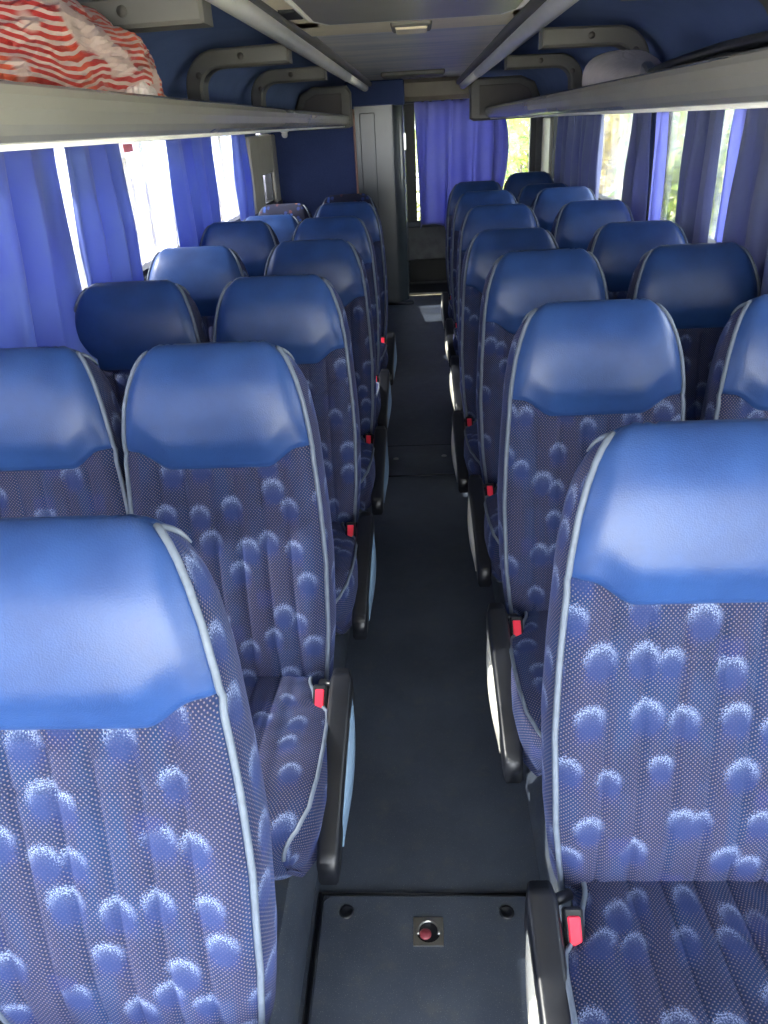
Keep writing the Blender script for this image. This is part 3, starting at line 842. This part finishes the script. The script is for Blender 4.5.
for x, y in ((-.15,3.55),(.09,3.57)):
    m = MB(); m.lathe([(.014,.005),(.013,.007),(0,.007)], (x, y, 0), 14); loc_part(m.build('screw', STEEL, r, True), b)

# ------------------------------------------------------------------ curtains
def curtain(sg, y0, y1, z1, z0, folds, seed, label, mat, group, amp=.034, x=1.052, gather=0., taper=(0,0), lean=0., name='curtain'):
    rnd = random.Random(seed); ph = [rnd.uniform(0, 6.28) for _ in range(4)]; fr = rnd.uniform(.85, 1.15)
    nu, nv = max(24, int(folds*14)), 26
    def fn(u, v):
        z = lerp(z1, z0, v)
        a = lerp(y0, y1, u) + lerp(taper[0], taper[1], u)*v
        w = math.sin(u*folds*2*PI*fr + ph[0] + .5*math.sin(v*2.2+ph[1])) + .45*math.sin(u*folds*PI*3.1 + ph[2] + v*1.1) 
        w = math.copysign(abs(w)**.7, w)
        ap = amp*(.55+.45*sstep(0, .3, v))*(1+.15*math.sin(v*5+ph[3]))
        return (sg*(x + lean*u*u*v**1.2 + ap*w*.75), a + .012*math.sin(u*folds*4*PI+ph[3]+v*1.5), z + (.006*math.sin(u*folds*2*PI) if v > .95 else 0))
    m = MB(); m.grid(nu, nv, fn, lambda u, v: (u*(y1-y0)*2, v*(z1-z0)))
    o = m.build(name, mat, None, True); tag(o, label, 'curtain', group)
    sd = o.modifiers.new('thickness', 'SOLIDIFY'); sd.thickness = .0025
    hk = MB(); hk.tube([Vector(fn(k/60, 0)) + Vector((0, 0, .001)) for k in range(61)], .004, 6); hk.build('header_tape', mat, o, True)
    return o
GL, GR = 'curtains at the left windows', 'curtains at the right windows'
curtain(-1, 1.30, 2.455, 1.494, .50, 5.5, 1, 'wide bright violet-blue curtain nearest on the left', CURL, GL, .036, x=1.068, taper=(.1,-.50), lean=-.20)
curtain(-1, 2.385, 2.83, 1.494, .45, 3, 2, 'blue curtain second on the left, right of the white gap', CURL, GL, x=1.0, taper=(0,-.07))
curtain(-1, 3.60, 4.28, 1.494, .55, 3.5, 3, 'blue curtain third on the left, between two hazy windows', CURL, GL, taper=(.0,-.2))
curtain(-1, 4.88, 5.14, 1.494, .55, 2, 4, 'narrow dark blue curtain farthest along the left windows', CURL, GL)
curtain(1, 2.15, 2.78, 1.494, .42, 3, 5, 'grey-blue curtain nearest on the right, cut by the picture edge', CURR, GR)
curtain(1, 2.84, 2.98, 1.494, 1.06, 1.2, 6, 'narrow pale lavender sunlit curtain on the right', CURSUN, GR, .018, x=1.075)
curtain(1, 3.02, 3.38, 1.494, .50, 2.2, 7, 'wide dull violet curtain on the right, beside the pale lavender one', CURR, GR)
curtain(1, 3.78, 3.94, 1.494, .95, 1.2, 8, 'pale narrow curtain edge beside the dark window post on the right', CURSUN, GR, .016, x=1.075)
curtain(1, 3.96, 4.28, 1.494, .55, 2.2, 9, 'dark blue gathered curtain between the two sunny right windows', CURR, GR)
curtain(1, 4.90, 5.70, 1.494, .55, 4, 10, 'violet curtain before the farthest sunny window gap on the right', CURR, GR)
curtain(1, 5.85, 6.50, 1.494, .6, 3, 11, 'rearmost violet curtain on the right, next to the cream pillar', CURR, GR)
# rear window curtain
def rear_curtain():
    nu, nv = 90, 40
    def fn(u, v):
        x = lerp(-.022, .67, u); z = lerp(1.66, .62+.04*math.sin(u*9), v) 
        w = math.sin(u*26+.8*math.sin(v*3)) * (1-u*.3) + .5*math.sin(u*55+v*2) + .5*math.sin(u*8-v*5)
        x += (.012 + .018*v)*math.sin(u*20+v*2)
        if v < .06: z += .01*math.sin(u*50)
        return (x, 7.50 + .030*w*(.35+.65*v), z)
    m = MB(); m.grid(nu, nv, fn, lambda u, v: (u*1.2, v))
    o = m.build('curtain', CURB, None, True); tag(o, 'violet curtain hanging over the rear window at the end of the aisle', 'curtain')
    o.modifiers.new('thickness', 'SOLIDIFY').thickness = .0025
    m = MB(); m.tube([(-.06,7.52,1.668),(.98,7.52,1.668)], .008, 8); m.build('rod', BRKTD, o, True)
    # narrow side drape hanging to the right of it
    def f2(u, v):
        x = lerp(.64, .73, u) + .05*math.sin(v*3.1)*u; return (x + .01*math.sin(v*4), 7.46+.018*math.sin(u*11+v), lerp(1.64, .85, v))
    m = MB(); m.grid(20, 24, f2, lambda u, v: (u*.3, v)); o = m.build('curtain', CURB, None, True)
    tag(o, 'narrow drape right of the rear curtain, beside the green rear window', 'curtain'); o.modifiers.new('thickness', 'SOLIDIFY').thickness = .0025
rear_curtain()

# red sticker on the left window
m = MB(); m.box((-XW-.035, 3.36, 1.465), (.002, .11, .03), None, 0); tag(m.build('window_sticker', plastic('red_sticker', srgb(230,120,125), .5)), 'small red sticker at the top of the left window', 'sticker')

# ------------------------------------------------------------------ things on the racks
def blob(fn, n=64, k=40):
    m = MB(); m.grid(n, k, lambda u, v: fn(u*2*PI, (v-.5)*PI)); return m
def bagf(a, e):
    d = Vector((math.cos(e)*math.cos(a), math.cos(e)*math.sin(a), math.sin(e)))
    n1 = noise.noise(d*2.1+Vector((3,1,7))); n2 = noise.ridged_multi_fractal(d*2.6+Vector((1,5,2)), .9, 2.2, 4, 1., 2.)
    r = 1 + .16*n1 + .085*(n2-1.2)
    p = Vector((d.x*.165, d.y*.46, d.z*.15))*r
    p.y += .05*d.z*0
    top = 1-.35*sstep(.1,.5,p.y)
    p.z = max(p.z*top, -.094 + .004*noise.noise(d*6))
    return (p.x, p.y, p.z)
bg = blob(bagf, 150, 90).build('plastic_bag', BAG, None, False, (-.72, 1.74, 1.60)); tag(bg, 'crumpled red and white striped plastic bag on the left rack', 'bag')
def hf(a, e):
    d = Vector((math.cos(e)*math.cos(a), math.cos(e)*math.sin(a), math.sin(e)))
    n2 = noise.ridged_multi_fractal(d*2.2+Vector((9,5,2)), .9, 2.2, 3, 1., 2.)
    p = d*(1+.12*(n2-1.1)); return (p.x*.05, p.y*.09, p.z*.055 + .02*abs(d.y))
WBAG = plastic('white_film', srgb(222,210,204), .35, .06, 9)
h = blob(hf, 60, 40).build('knotted_handle', WBAG, bg, False, (.135, .05, -.045)); h.rotation_euler = (.2, 0, .2); h['label'] = 'white knotted handle'
# ribbed pillow
def pf(a, e):
    d = Vector((math.cos(e)*math.cos(a), math.cos(e)*math.sin(a), math.sin(e)))
    s = lambda v, p_: math.copysign(abs(v)**p_, v)
    x, y, z = s(d.x,.8)*.12, s(d.y,.75)*.22, s(d.z,.8)*.075
    z += .02*math.cos(y*14-.9) - .01
    z = max(z, -.055)
    z += .0018*math.sin(y*420)
    return (x, y, z)
tag(blob(pf, 160, 60).build('ribbed_pillow', PILLOW, None, True, (.67, 2.88, 1.59)), 'grey ribbed knitted pillow on the right rack', 'pillow')
# dark flat bag with a strap
r = empty('dark_bag', (.70, 2.3, 1.51), 'dark flat bag with a strap on the near part of the right rack', 'bag'); b = (.70,2.3,1.51)
def df_(a, e):
    d = Vector((math.cos(e)*math.cos(a), math.cos(e)*math.sin(a), math.sin(e)))
    s = lambda v, p_: math.copysign(abs(v)**p_, v)
    nn = noise.noise(d*2.3+Vector((4,4,1)))
    return (s(d.x,.6)*.135*(1+.1*nn), s(d.y,.7)*.62, max(-.004, s(d.z,.8)*(.105-.05*sstep(-.3,.6,d.y))*(1+.25*nn)))
loc_part(blob(df_, 80, 40).build('body', DKBAG, r, True, (.715, 2.05, 1.516)), b)
pts = catmull([(.62,2.75,1.53),(.60,2.5,1.56),(.59,2.25,1.58),(.60,2.05,1.592),(.61,1.8,1.60),(.62,1.5,1.60)], 8)
m = MB(); m.tube(pts, .012, 8); loc_part(m.build('strap', BLK, r, True), b)
m = MB(); m.box((.590,2.27,1.585), (.03,.06,.03), Matrix.Rotation(.4,3,'X'), .006); loc_part(m.build('strap_buckle', STEEL, r), b)

# ------------------------------------------------------------------ outside
m = MB(); m.box((0, 5, -1.02), (120, 120, .04)); struct(m.build('ground', mat_ground()))
def shrub(x, y, rx, rz, mat, seed, label, n=2600, ls=.085):
    rnd = random.Random(seed)
    r = empty('roadside_shrub', (x, y, -1.0), label, 'shrub', 'shrubs beside the road')
    m = MB(); cz = rz*.95
    vs = []; fs = []
    clumps = [(rnd.gauss(0,.45)*rx, rnd.gauss(0,.45)*rx, cz+rnd.uniform(-.75,.8)*rz, rnd.uniform(.25,.5)) for _ in range(26)]
    for i in range(n):
        c = clumps[i % len(clumps)]
        p = Vector((c[0]+rnd.gauss(0,c[3])*rx*.5, c[1]+rnd.gauss(0,c[3])*rx*.5, max(.06, c[2]+rnd.gauss(0,c[3])*rz*.5)))
        hr = math.hypot(p.x, p.y)
        if hr > rx*1.15: p.x *= rx*1.15/hr; p.y *= rx*1.15/hr
        a = Vector((rnd.gauss(0,1), rnd.gauss(0,1), rnd.gauss(0,.7))).normalized(); q = a.cross(Vector((rnd.gauss(0,1), rnd.gauss(0,1), rnd.gauss(0,1)))).normalized()
        s = ls*rnd.uniform(.6,1.4); o = len(vs)
        vs += [p-a*s, p+q*s*.42, p+a*s, p-q*s*.42]; fs.append((o,o+1,o+2,o+3))
    m.add(vs, fs); m.build('foliage', mat, r)
    t = MB()
    for k in range(5):
        c = clumps[k]; t.tube([(0,0,0),(c[0]*.3,c[1]*.3,c[2]*.5),(c[0],c[1],c[2])], [.06,.04,.015], 7)
    t.build('trunk', BARK, r, True)
sh = [(2.85,8.8,.75,1.5,LEAFY,'yellow-green shrub beside the bus, nearest the right windows'),(2.5,11.6,.9,1.6,LEAFP,'straw-coloured dry shrub outside the right windows'),(4.85,12.0,.95,1.7,LEAFG,'green shrub outside the right windows, right of the dry one'),
      (1.75,14.6,1.0,1.8,LEAFY,'bright shrub seen through the right part of the rear window'),(4.25,15.8,1.05,1.9,LEAFY,'yellow-green shrub farther back beyond the right windows'),(6.95,15.8,1.2,2.0,LEAFP,'pale shrub far out beyond the right windows'),
      (2.4,19.0,1.3,2.1,LEAFG,'large green shrub far behind the rear corner'),(5.4,19.4,1.4,2.2,LEAFG,'large green shrub far back on the right'),(8.6,20.5,1.6,2.3,LEAFY,'broad yellow-green shrub farthest out on the right'),
      (-.9,15.4,1.2,1.8,LEAFY,'yellow-green shrub straight behind the bus'),
      (-3.5,12.9,.9,1.45,LEAFP,'low yellow-green shrub outside the left windows'),(-2.75,9.2,.65,1.35,LEAFP,'pale dry shrub beside the bus, nearest the left windows'),(-4.4,17.0,1.2,1.6,LEAFG,'green shrub outside the left windows, farther back')]
for i, (x, y, rx, rz, mt, lab) in enumerate(sh): shrub(x, y, rx, rz, mt, 100+i, lab)

# ------------------------------------------------------------------ light
sun = bpy.data.lights.new('sun', 'SUN'); sun.energy = 20.0; sun.angle = .009; sun.color = (1, .95, .87)
so = bpy.data.objects.new('sun', sun); C.objects.link(so)
sd = Vector((1.0, .10, -.80)).normalized()
so.rotation_euler = sd.to_track_quat('-Z', 'Y').to_euler()
W = bpy.data.worlds.new('sky'); bpy.context.scene.world = W; W.use_nodes = True
nt = W.node_tree; bgn = nt.nodes['Background']
tc_ = nt.nodes.new('ShaderNodeTexCoord'); sp = nt.nodes.new('ShaderNodeSeparateXYZ'); nt.links.new(tc_.outputs['Generated'], sp.inputs[0])
cr = nt.nodes.new('ShaderNodeValToRGB'); mr = nt.nodes.new('ShaderNodeMapRange'); mr.inputs[1].default_value = -.2; mr.inputs[2].default_value = 1.
nt.links.new(sp.outputs[2], mr.inputs[0]); nt.links.new(mr.outputs[0], cr.inputs[0])
e = cr.color_ramp.elements; e[0].position = .1; e[0].color = (.95, .97, 1, 1); e[1].position = .9; e[1].color = (.72, .84, 1, 1)
nt.links.new(cr.outputs[0], bgn.inputs[0]); bgn.inputs[1].default_value = 5.0

# ------------------------------------------------------------------ camera
cd = bpy.data.cameras.new('camera'); co = bpy.data.objects.new('camera', cd); C.objects.link(co)
cd.sensor_fit = 'VERTICAL'; cd.sensor_height = 24; cd.lens = 770/1024*24; cd.clip_start = .02
Yd = Vector(((417-384)/770, (122-512)/770, 1)).normalized(); rl = math.radians(3.2)
Xd = Vector((math.cos(rl), -math.sin(rl), 0)); Xd = (Xd - Yd*Xd.dot(Yd)).normalized(); Zd = Xd.cross(Yd)
cx_ = Vector((Xd[0], Yd[0], Zd[0])); cy_ = Vector((Xd[1], Yd[1], Zd[1])); cz_ = Vector((Xd[2], Yd[2], Zd[2]))
co.matrix_world = Matrix(((cx_.x, -cy_.x, -cz_.x, 0), (cx_.y, -cy_.y, -cz_.y, 0), (cx_.z, -cy_.z, -cz_.z, H), (0,0,0,1)))
S = bpy.context.scene; S.camera = co
S.view_settings.view_transform = 'Standard'; S.view_settings.look = 'None'; S.view_settings.gamma = 1; S.view_settings.use_curve_mapping = False
S.view_settings.exposure = 1.75
S.cycles.max_bounces = 10; S.cycles.diffuse_bounces = 6; S.cycles.transparent_max_bounces = 16
S.cycles.sample_clamp_indirect = 6.0
